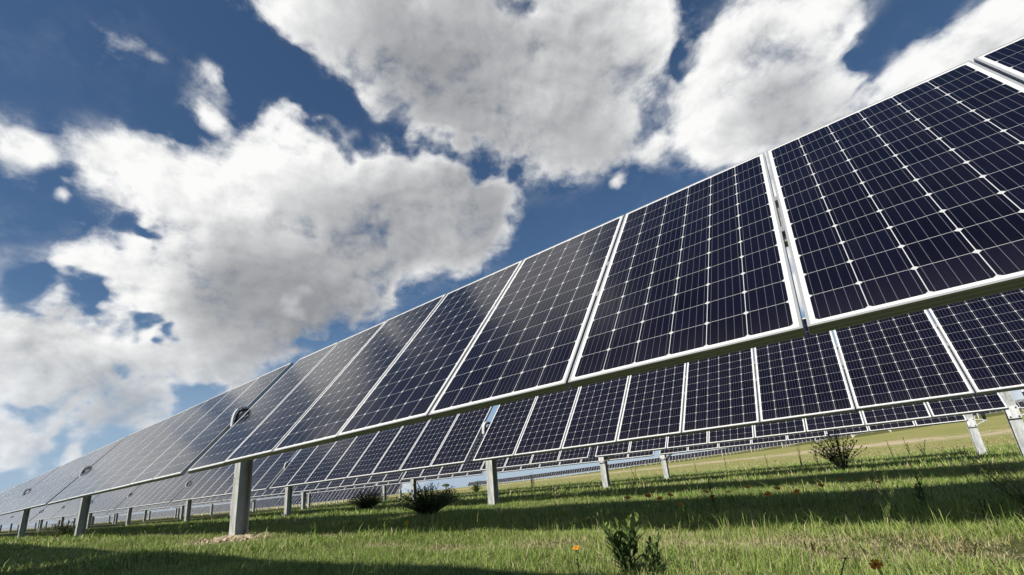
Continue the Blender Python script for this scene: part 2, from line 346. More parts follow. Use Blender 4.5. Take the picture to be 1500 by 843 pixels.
def build_ground():
    xs = axis_steps(-2600, 2600, .22); ys = axis_steps(-300, 3000, .22)
    X, Y = np.meshgrid(xs, ys); Z = gz(X, Y)
    nx, ny = len(xs), len(ys)
    idx = np.arange(nx*ny).reshape(ny, nx)
    F = np.stack([idx[:-1, :-1].ravel(), idx[:-1, 1:].ravel(), idx[1:, 1:].ravel(), idx[1:, :-1].ravel()], 1)
    m, T, b = new_mat('meadow_soil')
    P = T.n('ShaderNodeTexCoord').outputs['Object']
    sp = T.n('ShaderNodeSeparateXYZ'); T.put(sp.inputs[0], P); y = sp.outputs[1]
    fine = T.noise(P, 26.0, 6, .65); mid = T.noise(P, 2.2, 5, .6); big = T.noise(P, .16, 5, .55)
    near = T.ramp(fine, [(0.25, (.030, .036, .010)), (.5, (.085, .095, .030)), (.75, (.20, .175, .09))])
    # mown field further back: dry olive with greener drifts
    fld = T.ramp(T.m('ADD', T.m('MULTIPLY', big, .5), T.m('ADD', T.m('MULTIPLY', mid, .25), T.m('MULTIPLY', T.noise(P, .6, 6, .65), .25))),
                 [(0.30, (.14, .20, .045)), (.42, (.26, .27, .080)), (.54, (.34, .305, .11)), (.66, (.39, .31, .15))])
    fld = T.mix(T.m('MULTIPLY', T.m('SUBTRACT', 1.0, T.mr(fine, .3, .7)), .45), fld, (.10, .12, .035))
    # bare strip of soil along the service track
    trk = T.m('ADD', y, T.m('ADD', T.m('MULTIPLY', T.m('SUBTRACT', T.noise(P, .07, 3, .5), .5), 26.0), T.m('MULTIPLY', sp.outputs[0], .10)))
    tm = T.mr(T.m('ABSOLUTE', T.m('SUBTRACT', trk, 72.0)), 13.0, 2.0, 0, 1)
    tm = T.m('MULTIPLY', tm, T.mr(T.noise(P, .30, 6, .62), .40, .52))
    fld = T.mix(tm, fld, (.52, .41, .29))
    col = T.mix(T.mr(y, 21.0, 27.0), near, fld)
    mp = T.n('ShaderNodeVectorMath', operation='DISTANCE'); T.put(mp.inputs[0], P); mp.inputs[1].default_value = (-6.25, 2.45, .0)
    dm = T.m('MULTIPLY', T.mr(mp.outputs['Value'], .75, .35), T.mr(T.noise(P, 6.0, 4, .6), .36, .55))
    col = T.mix(dm, col, (.40, .33, .23))
    T.put(b.inputs['Base Color'], col); b.inputs['Roughness'].default_value = .95; b.inputs['Specular IOR Level'].default_value = .15
    bp = T.n('ShaderNodeBump'); bp.inputs['Strength'].default_value = .8; bp.inputs['Distance'].default_value = .05
    T.put(bp.inputs['Height'], T.m('ADD', fine, mid)); T.t.links.new(bp.outputs[0], b.inputs['Normal'])
    g = link('ground', mesh_np('ground', np.stack([X.ravel(), Y.ravel(), Z.ravel()], 1), F, [m], True)); g['kind'] = 'structure'
build_ground()

# ------------------------------------------------------------------ trackers
TH = 0.8859                                    # tilt of the modules
CT, ST = math.cos(TH), math.sin(TH)
PH = 1.19 + GZ                                 # height of the module plane's centre line
PW, PL, PP = 1.002, 1.956, 1.016
X_END = 1.927; TPITCH = 8.332                  # right end of the rows, length of one span
def panel_xs(t):                               # left edges of the eight modules of span t
    r = X_END - TPITCH*t
    return [r - PW - PP*k for k in range(8)]
def post_x(t): return X_END - TPITCH*t + 0.114 # pile in the gap right of span t

def glass_mesh():
    a = .009
    v = [(-PW/2+a, -PL/2+a, 0), (PW/2-a, -PL/2+a, 0), (PW/2-a, PL/2-a, 0), (-PW/2+a, PL/2-a, 0)]
    v2 = [(x, y, -.006) for x, y, z in v]
    uv = [(x+PW/2, y+PL/2) for x, y, z in v]*2
    me = mesh_np('module_glass', v+v2, [[0, 1, 2, 3], [7, 6, 5, 4], [0, 4, 5, 1], [1, 5, 6, 2], [2, 6, 7, 3], [3, 7, 4, 0]], [M_GLASS, M_BACK], False, [0, 1, 1, 1, 1, 1], uv)
    return me
def frame_profile():
    return [(.011, -.0005), (.011, .0018), (.0007, .0018), (0, .0010), (0, -.010), (.0022, -.011), (.0022, -.0145), (0, -.0155), (0, -.027), (.0022, -.028),
            (.0022, -.0315), (0, -.0325), (0, -.040), (.026, -.040), (.026, -.038), (.003, -.038), (.003, -.008), (.011, -.007)]
def frame_mesh():
    pr = frame_profile(); n = len(pr); v = []; f = []
    for sx, sy in ((-1, -1), (1, -1), (1, 1), (-1, 1)):
        for d, z in pr: v.append((sx*(PW/2-d), sy*(PL/2-d), z))
    for k in range(4):
        for i in range(n):
            j = (i+1) % n; q = (k+1) % 4
            f.append([k*n+i, k*n+j, q*n+j, q*n+i])
    return mesh_np('module_frame', v, f, [M_FRAME])
ME_GLASS, ME_FRAME = glass_mesh(), frame_mesh()
def joined_panel_mesh():
    mb = MB(); a = .011
    g = [(-PW/2+a, -PL/2+a, 0), (PW/2-a, -PL/2+a, 0), (PW/2-a, PL/2-a, 0), (-PW/2+a, PL/2-a, 0)]
    mb.add(g, [(0, 1, 2, 3)], 0)
    pr = [(.011, -.0005), (.011, .0018), (0, .0018), (0, -.040), (.02, -.04)]
    n = len(pr); v = []; f = []
    for sx, sy in ((-1, -1), (1, -1), (1, 1), (-1, 1)):
        for d, z in pr: v.append((sx*(PW/2-d), sy*(PL/2-d), z))
    for k in range(4):
        for i in range(n-1): f.append((k*n+i, k*n+i+1, ((k+1) % 4)*n+i+1, ((k+1) % 4)*n+i))
    mb.add(v, f, 1)
    bk = [(x, y, -.006) for x, y, z in g]; mb.add(bk, [(3, 2, 1, 0)], 2)
    uv = [(x+PW/2, y+PL/2) for x, y, z in mb.v]
    return mesh_np('small_module', mb.v, mb.f, [M_GLASS, M_FRAME, M_BACK], False, mb.mi, uv)
ME_SMALL = joined_panel_mesh()

def ibeam_mesh(h):
    mb = MB(); w, dp, tf, tw = .165, .150, .011, .008
    mb.box(-w/2, w/2, -dp/2, -dp/2+tf, 0, h); mb.box(-w/2, w/2, dp/2-tf, dp/2, 0, h)
    mb.box(-tw/2, tw/2, -dp/2+tf, dp/2-tf, 0, h)
    for z in (h-.22, h-.30, h-.55, h-.62):       # punched holes read as dark studs
        for sx in (-.045, .045): mb.tube([(sx, -dp/2-.0015, z), (sx, -dp/2+.002, z)], .007, 8, 1)
    return mb.mesh('pile', [M_GALV, M_BLACK])
ME_POST = {}
TUBE_OFF = 0.125                                  # torque tube centre below the module plane
TYO, TZO = ST*TUBE_OFF, -CT*TUBE_OFF              # its place relative to the plane's centre line
def hoop_mesh():
    """inverted U bearing housing in the gap: open at the bottom, pointed like a D, standing above the glass"""
    mb = MB()
    prof = [(-.205, -.215), (-.200, -.12), (-.185, -.045), (-.150, .010), (-.10, .036), (-.04, .040), (.02, .034), (.075, .010), (.11, -.04), (.13, -.12), (.12, -.22)]
    mb.ribbon([(0, y, z) for y, z in prof], .030, (1, 0, 0), .016, 0)
    mb.ribbon([(.024, y*.86-.004, z*.86-.02) for y, z in prof], .003, (1, 0, 0), .030, 1)  # black inner strap: shade inside the hoop put into the colour
    mb.box(-.035, .035, -.15, .11, -.30, -.215, 0)
    mb.tube([(-.06, -.02, -.09), (.06, -.02, -.09)], .035, 12, 1)
    return mb.mesh('bearing_hoop', [M_GALV, M_BLACK])
ME_HOOP = hoop_mesh()
def rail_mesh():
    mb = MB(); mb.box(-.030, .030, -.23, .23, -.075, -.043); mb.box(-.009, .009, -.21, -.16, -.043, .004); mb.box(-.009, .009, .16, .21, -.043, .004)
    return mb.mesh('mounting_rail', [M_GALV2])
ME_RAIL = rail_mesh()
def bracket_mesh():
    """bolted outrigger on the pile that carries the two damper rods"""
    mb = MB()
    for y in (-.07, .05):
        mb.tube([(.07, y, -.02), (.30, y, -.06)], .013, 6, 0); mb.tube([(.07, y, -.17), (.30, y, -.06)], .013, 6, 0)
    mb.tube([(.29, -.12, -.06), (.29, .10, -.06)], .016, 8, 0)
    mb.box(-.085, .085, -.112, -.102, -.20, .02, 0)
    for sx in (-.055, .055):
        for z in (-.01, -.17): mb.tube([(sx, -.112, z), (sx, -.128, z)], .013, 6, 1)
    return mb.mesh('damper_bracket', [M_GALV, M_BLACK])
ME_BRKT = bracket_mesh()
def damper_mesh(h):
    mb = MB()
    for y0, y1 in ((-.09, -.36), (.07, .30)):
        mb.tube([(.29, y0, -.06), (.27, y0+(y1-y0)*.45, -.06+(h+.06)*.45)], .020, 8, 0)
        mb.tube([(.27, y0+(y1-y0)*.45, -.06+(h+.06)*.45), (.24, y1, h)], .010, 6, 1)
    return mb.mesh('damper_rod', [M_BLACK, M_GALV2])

def make_tracker(name, label, Y, spans, tilt=TH, detail=True, first=0, posts_from=0, dampers=(), box_at=None, x_shift=0.0, group=None):
    zb = float(gz(-6.3, min(Y, 17.0))) if Y > 0 else float(gz(0, Y))
    root = empty(name, (X_END - TPITCH*first + x_shift, Y, zb)); tag(root, label, 'solar tracker', group)
    ox = root.location.x; h = PH - zb
    ct, st = math.cos(tilt), math.sin(tilt)
    rnd = random.Random(int(Y*100)+first)
    rot = Matrix.Rotation(tilt, 4, 'X')
    tube_c = (st*TUBE_OFF, h - ct*TUBE_OFF)
    xs_l = X_END - TPITCH*(first+spans) + .3
    mb = MB(); mb.tube([(xs_l+x_shift-ox, tube_c[0], tube_c[1]), (.10, tube_c[0], tube_c[1])], .0635, 12)
    link('torque_tube', mb.mesh('torque_tube', [M_GALV2], True), root)
    for t in range(first, first+spans):
        lift = rnd.uniform(-.004, .004); tw = rnd.uniform(-.006, .006)
        for k, xl in enumerate(panel_xs(t)):
            xc = xl + PW/2 + x_shift - ox
            rr = tilt + tw + rnd.uniform(-.0035, .0035)
            if detail:
                p = link('solar_panel', ME_GLASS, root, (xc, 0, h+lift), (rr, 0, 0))
                link('panel_frame', ME_FRAME, p)
                if k < 7: link('mounting_rail', ME_RAIL, root, (xc-PP/2, 0, h+lift), (rr, 0, 0))
            else:
                link('solar_panel', ME_SMALL, root, (xc, 0, h+lift), (rr, 0, 0))
    for t in range(first, first+spans+1):
        if t < posts_from: continue
        x = post_x(t) + x_shift - ox
        zg = float(gz(x+ox, Y+tube_c[0])) - zb
        top = h - .30
        key = round(top-zg+.5, 2)
        if key not in ME_POST: ME_POST[key] = ibeam_mesh(key)
        po = link('support_post', ME_POST[key], root, (x, tube_c[0]-.07, zg-.5), (rnd.uniform(-.008, .008), rnd.uniform(-.008, .008), rnd.uniform(-.03, .03)))
        if detail or t < first+3:
            link('bearing_hoop', ME_HOOP, po, (0, -tube_c[0]+.07+.04, key+.30))
        if t in dampers:
            bz = key - .42
            link('damper_bracket', ME_BRKT, po, (0, 0, bz))
            link('damper_rod', damper_mesh(.42+.22), po, (0, 0, bz))
        if t == box_at:
            b2 = MB(); b2.box(.10, .28, -.20, .02, key-.62, key-.30, 0); b2.box(.12, .26, -.206, -.199, key-.60, key-.32, 0)
            link('control_box', b2.mesh('control_box', [M_WHITE]), po)
    return root
ROWS_Y = [2.517, 7.24, 12.16, 16.97]
make_tracker('solar_tracker', 'nearest row of large dark solar panels rising across the picture to the upper right', ROWS_Y[0], 7)
make_tracker('solar_tracker', 'second row of solar panels, seen just under the lower edge of the nearest large panels', ROWS_Y[1], 7)
make_tracker('solar_tracker', 'third solar panel row, ending at a white post with dark struts at the right edge', ROWS_Y[2], 7, dampers=(0, 1))
make_tracker('solar_tracker', 'fourth solar panel row, lowest strip before the field, ending at a slim white bracketed post', ROWS_Y[3], 7, dampers=(0, 1), box_at=5)
make_tracker('solar_tracker', 'row of solar panels behind the camera whose shadow darkens the foreground grass', -1.82, 5, detail=False)
make_tracker('solar_tracker', 'distant far left continuation of the second panel row beyond a wide gap', ROWS_Y[1], 7, detail=False, first=7, x_shift=-.7, tilt=TH-.02)
make_tracker('solar_tracker', 'distant far left continuation of the third panel row, with small hoops', ROWS_Y[2], 7, detail=False, first=7, x_shift=-.7)
make_tracker('solar_tracker', 'distant far left continuation of the fourth panel row, lowest of the far left strips', ROWS_Y[3], 7, detail=False, first=7, x_shift=-.7)

# ------------------------------------------------------------------ far blocks of trackers, following the lie of the land
PS = [np.asarray(v.co) for v in ME_SMALL.vertices]
def far_tracker(label, Y, x0, x1, clear, group):
    """one long row, x0 < x1; modules step with the terrain"""
    root = empty('solar_tracker', (x1, Y, float(gz(x1, Y)))); tag(root, label, 'solar tracker', group)
    ns = int((x1-x0)//TPITCH); pv = np.array(PS); nv = len(pv)
    fc = [list(p.vertices) for p in ME_SMALL.polygons]; mi0 = [p.material_index for p in ME_SMALL.polygons]
    uv0 = np.stack([pv[:, 0]+PW/2, pv[:, 1]+PL/2], 1)
    V = []; F = []; MI = []; UV = []; mb = MB(); mr_ = MB()
    rt = np.array([[1, 0, 0], [0, CT, -ST], [0, ST, CT]])
    for t in range(ns):
        r = x1 - TPITCH*t
        for k in range(8):
            xc = r - PW/2 - PP*k; z = float(gz(xc, Y)) + clear
            o = len(V)*nv
            V.append(pv @ rt.T + np.array([xc, Y, z]) - np.array(root.location)); F += [[i+o for i in q] for q in fc]; MI += mi0; UV.append(uv0)
        xp = r + .114; zg = float(gz(xp, Y)); L = Vector(root.location)
        mb.box(xp-.08-L.x, xp+.08-L.x, Y+.02-L.y, Y+.20-L.y, zg-.3-L.z, zg+clear-.1-L.z)
        za, zb = float(gz(r, Y)), float(gz(r-TPITCH, Y))
        mr_.tube([(r-L.x, .1, za+clear-.08-L.z), (r-TPITCH-L.x, .1, zb+clear-.08-L.z)], .065, 6)
    p = link('solar_panels', mesh_np('far_modules', np.concatenate(V), F, [M_GLASS, M_FRAME, M_BACK], False, MI, np.concatenate(UV)), root); p['kind'] = 'stuff'
    q = link('support_posts', mb.mesh('far_piles', [M_GALV]), root); q['kind'] = 'stuff'
    link('torque_tube', mr_.mesh('far_tube', [M_GALV2]), root)
ORD = ['first', 'second', 'third', 'fourth', 'fifth', 'sixth', 'seventh', 'eighth']
for i in range(8):
    far_tracker('small distant solar panel row on the rise beyond the field, %s from the field' % ORD[i], 153+4.82*i, -150-3*i, 70, 1.50, 'panel rows on the far rise')
for i in range(6):
    Y = 40 + 4.82*i
    far_tracker('small distant solar panel row low at left behind the fourth row, %s from the camera' % ORD[i], Y, -460, -50*Y/40-1.0, 1.30, 'panel rows in the lower left field')

# ------------------------------------------------------------------ foliage materials
def leaf_mat(name, stops, attr='tint', rough=.55, trans=.28):
    """blade / leaf: colour picked per blade from a ramp, part of the light passes through"""
    m = bpy.data.materials.new(name); m.use_nodes = True; T = NT(m.node_tree)
    a = T.n('ShaderNodeAttribute', attribute_name=attr); col = T.ramp(a.outputs['Fac'], stops)
    b = T.n('ShaderNodeBsdfPrincipled'); T.put(b.inputs['Base Color'], col); b.inputs['Roughness'].default_value = rough; b.inputs['Specular IOR Level'].default_value = .3
    t = T.n('ShaderNodeBsdfTranslucent'); T.put(t.inputs[0], col)
    x = T.n('ShaderNodeMixShader'); x.inputs[0].default_value = trans
    T.t.links.new(b.outputs[0], x.inputs[1]); T.t.links.new(t.outputs[0], x.inputs[2])
    o = T.n('ShaderNodeOutputMaterial'); T.t.links.new(x.outputs[0], o.inputs[0])
    return m
M_GRASS = leaf_mat('grass_blades', [(0, (.06, .12, .015)), (.30, (.20, .315, .055)), (.55, (.35, .43, .125)), (.70, (.40, .41, .16)), (.80, (.48, .40, .24)), (1, (.60, .51, .36))])
M_LEAF_DARK = leaf_mat('dark_leaves', [(0, (.028, .050, .014)), (.6, (.055, .095, .024)), (1, (.17, .24, .05))])
M_LEAF_MID = leaf_mat('green_leaves', [(0, (.040, .085, .018)), (.6, (.085, .150, .030)), (1, (.19, .26, .05))])
M_LEAF_PALE = leaf_mat('pale_leaves', [(0, (.085, .11, .04)), (.6, (.15, .19, .08)), (1, (.25, .28, .13))])
M_STRAW = leaf_mat('straw_stems', [(0, (.14, .12, .05)), (.6, (.30, .23, .11)), (1, (.50, .40, .26))])
M_STEM = mat_plain('green_stem', (.075, .11, .03), .6)
M_ORANGE = leaf_mat('orange_petals', [(0, (.60, .17, .006)), (.6, (.80, .30, .010)), (1, (.85, .42, .02))], trans=.3)
M_YELLOW = leaf_mat('yellow_petals', [(0, (.80, .48, .01)), (1, (.85, .62, .03))], trans=.3)
M_EYE = mat_plain('flower_eye', (.22, .07, .015), .8)
M_SEED = mat_plain('seed_heads', (.34, .26, .18), .8)
M_BARK = mat_plain('grey_bark', (.14, .12, .10), .9, .3)

def set_tint(me, vals):
    a = me.attributes.new('tint', 'FLOAT', 'POINT'); a.data.foreach_set('value', np.asarray(vals, np.float32))

# ------------------------------------------------------------------ grass
rng = np.random.default_rng(7)
def lump(x, y, s, ph):
    return (np.sin(x*s+ph+1.3*np.sin(y*s*.7+ph*2))*np.sin(y*s*1.13-ph+1.1*np.sin(x*s*.6+ph)))
DRY = [(-2.1, 2.12, .42, .15), (-1.62, 2.2, .34, .15), (-.62, 2.28, .34, .17), (-.36, 2.36, .22, .14), (-.03, 2.36, .20, .15), (.26, 2.26, .22, .17), (-.18, 2.12, .16, .12), (-10.8, 3.0, 2.0, .25), (-3.0, 2.2, .3, .1), (-6.2, 2.35, .9, .30), (-1.0, 2.62, .22, .10), (1.2, 2.3, .4, .2), (-4.6, 2.75, .4, .12)]
def dryness(x, y):
    d = np.zeros_like(x)
    for cx, cy, rx, ry in DRY:
        d = np.maximum(d, np.exp(-(((x-cx)/rx)**2+((y-cy)/ry)**2)**1.2))
    n = .5+.5*lump(x, y, 2.9, 1.1)*.6+.5*lump(x, y, 9.7, 2.3)*.4
    return np.clip(d*(.70+.75*n) + .10*(n-.50) + np.clip((y-6)/60, 0, .12) + np.clip((y-24)/8, 0, .62), 0, 1)
def make_grass(name, n, r0, r1, az0, az1, h0, h1, w0, w1, bend, pw=1.0, tall=.03, segs=2):
    u = rng.random(n)
    r = (r0**pw + (r1**pw-r0**pw)*u)**(1/pw)
    az = np.radians(az0 + (az1-az0)*rng.random(n))
    x, y = r*np.sin(az), r*np.cos(az)
    # gather blades into tufts
    tx = np.round(x*9+.35*np.sin(y*31))/9; ty = np.round(y*9+.35*np.sin(x*29))/9
    pull = rng.random(n)**2*.75
    x = x*(1-pull)+(tx+rng.normal(0, .012, n))*pull; y = y*(1-pull)+(ty+rng.normal(0, .012, n))*pull
    z = gz(x, y) - .006
    hm = .5+.5*lump(x, y, 1.9, .4)*.45+.5*lump(x, y, 6.3, 1.7)*.35+.5*lump(x, y, 17.0, .3)*.30; hm = np.clip(hm, 0, 1.1)
    dr = dryness(x, y)
    h = (h0+(h1-h0)*rng.random(n)**1.3)*(.40+1.15*hm)*(1-.55*dr)
    tl = rng.random(n) < tall*(.3+1.4*hm)
    fringe = np.exp(-((y-3.05)/.28)**2)*((x > -4) & (x < 1.5))     # coarser uncut fringe along the drip line of the panels
    tl = tl | (rng.random(n) < .16*fringe*(.3+1.2*hm))
    h = np.where(tl, h*rng.uniform(1.5, 2.6, n)*(1+.6*fringe), h)
    flat = rng.random(n) < .22                                     # pressed down and cut blades lying about
    w = (w0+(w1-w0)*rng.random(n))*(1+.35*tl)
    ang = rng.uniform(0, 2*np.pi, n); lean = np.where(flat, h*rng.uniform(1.3, 2.2, n), h*bend*rng.random(n)**.8); h = np.where(flat, h*.45, h)
    dx, dy = np.cos(ang)*lean, np.sin(ang)*lean
    fa = ang+np.pi/2+rng.normal(0, .5, n); sx, sy = np.cos(fa)*w/2, np.sin(fa)*w/2
    isdry = rng.random(n) < np.clip(.10+.14*flat+dr*.74, 0, .88)
    tint = np.where(isdry, rng.uniform(.68, 1.0, n), np.clip(rng.normal(.36, .19, n)+.22*(.5-hm)*rng.random(n)+.10*lump(x, y, 1.1, 2.2), 0, .68))
    V = np.empty((n, 5, 3), np.float32)
    V[:, 0] = np.stack([x-sx, y-sy, z], 1); V[:, 1] = np.stack([x+sx, y+sy, z], 1)
    mx, my, mz = x+dx*.30, y+dy*.30, z+h*.58
    V[:, 2] = np.stack([mx+sx*.75, my+sy*.75, mz], 1); V[:, 3] = np.stack([mx-sx*.75, my-sy*.75, mz], 1)
    V[:, 4] = np.stack([x+dx, y+dy, z+h*np.sqrt(np.clip(1-(lean/h*.55)**2, .12, 1))], 1)
    b = (np.arange(n)*5)[:, None]
    tri = np.concatenate([b+np.array([[0, 1, 2]]), b+np.array([[0, 2, 3]]), b+np.array([[3, 2, 4]])], 0).astype(np.int32)
    me = bpy.data.meshes.new(name)
    me.vertices.add(n*5); me.vertices.foreach_set('co', V.ravel())
    me.loops.add(len(tri)*3); me.loops.foreach_set('vertex_index', tri.ravel())
    me.polygons.add(len(tri)); me.polygons.foreach_set('loop_start', np.arange(len(tri), dtype=np.int32)*3)
    me.polygons.foreach_set('use_smooth', np.ones(len(tri), bool))
    me.materials.append(M_GRASS); me.update(calc_edges=True)
    set_tint(me, np.repeat(tint, 5))
    return me
def grass_object(label, parts):
    o = None
    for nm, args in parts:
        o = link('grass', make_grass('grass_'+nm, *args)); o['kind'] = 'stuff'
        o['label'] = label; o['category'] = 'grass'
grass_object('short green meadow grass with straw coloured patches around the near posts', [
    ('near', (420000, .55, 4.2, -104, 34, .015, .052, .0013, .0028, 1.35, 1.6, .025))])
grass_object('grass between the panel rows, dark in the shadows of the panels', [
    ('middle', (260000, 4.2, 11.0, -100, 28, .025, .075, .003, .006, 1.2, 1.6, .025))])
grass_object('meadow grass running to the edge of the mown field', [
    ('back', (170000, 11.0, 30.0, -97, 24, .04, .12, .009, .020, .8, 1.5, .015))])

grass_object('sparse dry tussocks scattered over the mown field behind the rows', [
    ('field', (32000, 30.0, 95.0, -62, 16, .03, .11, .03, .06, .9, 1.4, .03))])

# ------------------------------------------------------------------ plants
class Plant:
    def __init__(s, seed): s.r = random.Random(seed); s.lv = []; s.lf = []; s.lt = []; s.st = MB()
    def leaf(s, base, dirn, length, width, droop=.3, tint=None, up=Vector((0, 0, 1))):
        d = Vector(dirn).normalized(); side = d.cross(up)
        if side.length < .05: side = Vector((1, 0, 0))
        side.normalize(); nrm = side.cross(d).normalized()
        o = len(s.lv); t = s.r.random() if tint is None else min(1, max(0, tint+s.r.uniform(-.12, .12)))
        prof = [(0, .12), (.30, .85), (.58, 1.0), (.82, .62), (1, .0)]
        for q, wd in prof:
            c = Vector(base)+d*length*q - Vector((0, 0, 1))*droop*length*q*q
            if wd == 0: s.lv.append(c); s.lt.append(t)
            else:
                for sg in (-1, 0, 1):
                    s.lv.append(c+side*sg*width/2*wd+nrm*abs(sg)*width*.16*wd); s.lt.append(t)
        for i in range(3):
            for k in range(2): a = o+i*3+k; s.lf.append([a, a+1, a+4, a+3])
        a = o+9; s.lf += [[a, a+1, o+12], [a+1, a+2, o+12]]
    def stem(s, pts, r0, r1, n=5):
        k = len(pts); s.st.tube(pts, [r0+(r1-r0)*i/(k-1) for i in range(k)], n)
    def curve(s, base, top, sag=.0, k=6):
        b, t = Vector(base), Vector(top); out = []
        for i in range(k):
            q = i/(k-1); p = b.lerp(t, q); h = Vector((t.x-b.x, t.y-b.y, 0))
            p -= h*sag*(q*(1-q)); out.append(p)
        return out
    def at(s, pts, q):
        i = min(int(q*(len(pts)-1)), len(pts)-2); return pts[i].lerp(pts[i+1], q*(len(pts)-1)-i), (pts[i+1]-pts[i]).normalized()
    def finish(s, name, label, cat, loc, lm, sm=None, group=None):
        z = float(gz(loc[0], loc[1])); root = empty(name, (loc[0], loc[1], z-.01)); tag(root, label, cat, group)
        if s.lv:
            me = mesh_np('foliage', s.lv, s.lf, [lm], True); set_tint(me, s.lt); link('leaves', me, root)
        if s.st.v: link('stems', s.st.mesh('stems', [sm or M_STEM], True), root)
        return root

def leafy_weed(name, label, cat, loc, seed, stems, h, spread, nleaf, ll, lw, mat, angle=.9, droop=.25, top_tint=None, group=None):
    p = Plant(seed); r = p.r
    for k in range(stems):
        a = 2*math.pi*(k+r.random()*.7)/stems; s_ = spread*(.25+.75*r.random()) if stems > 1 else spread*.3
        hh = h*r.uniform(.62, 1.0) if k else h
        top = (math.cos(a)*s_, math.sin(a)*s_, hh); c = p.curve((math.cos(a)*.015, math.sin(a)*.015, 0), top, .5)
        p.stem(c, .004*h/.25+.0012, .0012)
        ph = r.random()*6
        for i in range(nleaf):
            q = .12+.86*i/(nleaf-1); b, t = p.at(c, q); w = ph+i*2.4
            out = Vector((math.cos(w), math.sin(w), 0)); d = out*math.sin(angle*(1-.55*q))+Vector((0, 0, 1))*math.cos(angle*(1-.55*q))+t*.25
            sc = (.55+.75*math.sin(math.pi*min(q*1.02, 1)*.85+.25))*r.uniform(.75, 1.15)
            tt = None if top_tint is None else (.25+(top_tint-.25)*max(0, (q-.6)/.4))  # tips paler: own colour on spires, sunlight put into the front weed leaves
            p.leaf(b, d, ll*sc, lw*sc, droop, tt)
    return p.finish(name, label, cat, loc, mat, group=group)

def bush(name, label, loc, seed, w, h, twigs, per, ll, lw, mat, up=.75, gap=0.0):
    p = Plant(seed); r = p.r
    for k in range(twigs):
        a = r.uniform(0, 2*math.pi); e = math.sqrt(r.random()); rad = w/2*e
        hh = h*math.sqrt(max(.05, 1-.75*e*e))*r.uniform(.72, 1.08)
        top = (math.cos(a)*rad, math.sin(a)*rad, hh); c = p.curve((math.cos(a)*.05*w, math.sin(a)*.05*w, 0), top, .6)
        p.stem(c, .006*h, .0015, 4)
        ph = r.random()*6
        for i in range(per):
            q = gap+(1-gap)*(i+r.random())/per; b, t = p.at(c, min(q, .999)); wv = ph+i*2.4
            out = Vector((math.cos(wv), math.sin(wv), 0)); d = out*(1-up)+t*up+Vector((0, 0, .2))
            p.leaf(b, d, ll*r.uniform(.7, 1.2), lw*r.uniform(.8, 1.2), .1, r.random()*.7+.3*q)
    return p.finish(name, label, 'bush', loc, mat, M_BARK)

leafy_weed('leafy_weed', 'dark leafy weed with several stems and tips coloured as sunlit in the front centre grass', 'plant', (-.80, 1.62), 3, 7, .195, .10, 15, .052, .0155, M_LEAF_DARK, 1.2, .15, 1.0)
leafy_weed('leafy_weed', 'small side shoot of dark leaves right of the front centre weed', 'plant', (-.71, 1.63), 9, 4, .13, .06, 11, .040, .012, M_LEAF_DARK, 1.25, .12, .6)
bush('low_bush', 'low dark rounded bush in the shadow left of the second row post', (-12.3, 8.5), 21, 1.25, .62, 260, 26, .055, .011, M_LEAF_DARK, .55)
bush('low_bush', 'broad dark leafy bush standing before the slim white post in the middle', (-5.72, 5.05), 22, 1.15, .50, 190, 26, .040, .018, M_LEAF_DARK, .42)
bush('low_bush', 'open twiggy bush silhouetted against the dry field on the right', (-.78, 13.6), 23, 1.25, .92, 60, 14, .060, .030, M_LEAF_DARK, .5, .32)
bush('low_bush', 'pale feathery bush between the two left posts of the nearest row', (-17.6, 2.66), 24, 1.0, .42, 70, 13, .06, .018, M_LEAF_PALE, .6)
bush('low_bush', 'small dark bush alone at the field edge beside the middle white post', (-20.3, 21.9), 25, .9, .50, 50, 12, .10, .04, M_LEAF_DARK, .7)
bush('low_bush', 'low bush with green and pale leaves by the bases of the middle posts', (-8.2, 7.6), 26, .9, .36, 60, 12, .055, .022, M_LEAF_MID, .55)
leafy_weed('feathery_weed', 'single dark feathery weed stalk left of the biggest post', 'plant', (-6.7, 2.05), 31, 1, .24, .05, 26, .045, .006, M_LEAF_DARK, 1.2, .1)
leafy_weed('goldenrod', 'upright yellow green weed spire beside the orange flowers', 'plant', (-1.10, 3.80), 32, 1, .27, .03, 30, .045, .008, M_LEAF_MID, .8, .2, 1.0)
leafy_weed('goldenrod', 'upright weed spire with a bent pale tip in the right shadow', 'plant', (.12, 3.55), 33, 2, .22, .04, 24, .05, .008, M_LEAF_MID, .9, .25, .9)
leafy_weed('leafy_weed', 'narrow dark stalks of weed under the fourth row near the centre post', 'plant', (-13.0, 17.8), 34, 3, .72, .12, 18, .11, .02, M_LEAF_DARK, .7, .2)
edge = [(-3.6, 20.8, .55), (-2.4, 20.2, .8), (-1.9, 20.6, .5), (.3, 20.5, .6), (.75, 20.8, .7), (1.1, 20.4, .5), (-6.4, 20.9, .5), (-9.3, 21.0, .6), (-15.4, 21.3, .7), (-5.1, 20.5, .7)]
for i, (x, y, h) in enumerate(edge):
    leafy_weed('tall_weed', 'tall dark weed stalk standing along the far edge of the shaded grass', 'plant', (x, y), 50+i, 1+i % 3, h, .16, 14, .09, .022, M_LEAF_DARK, .8, .2, group='weed stalks along the field edge')

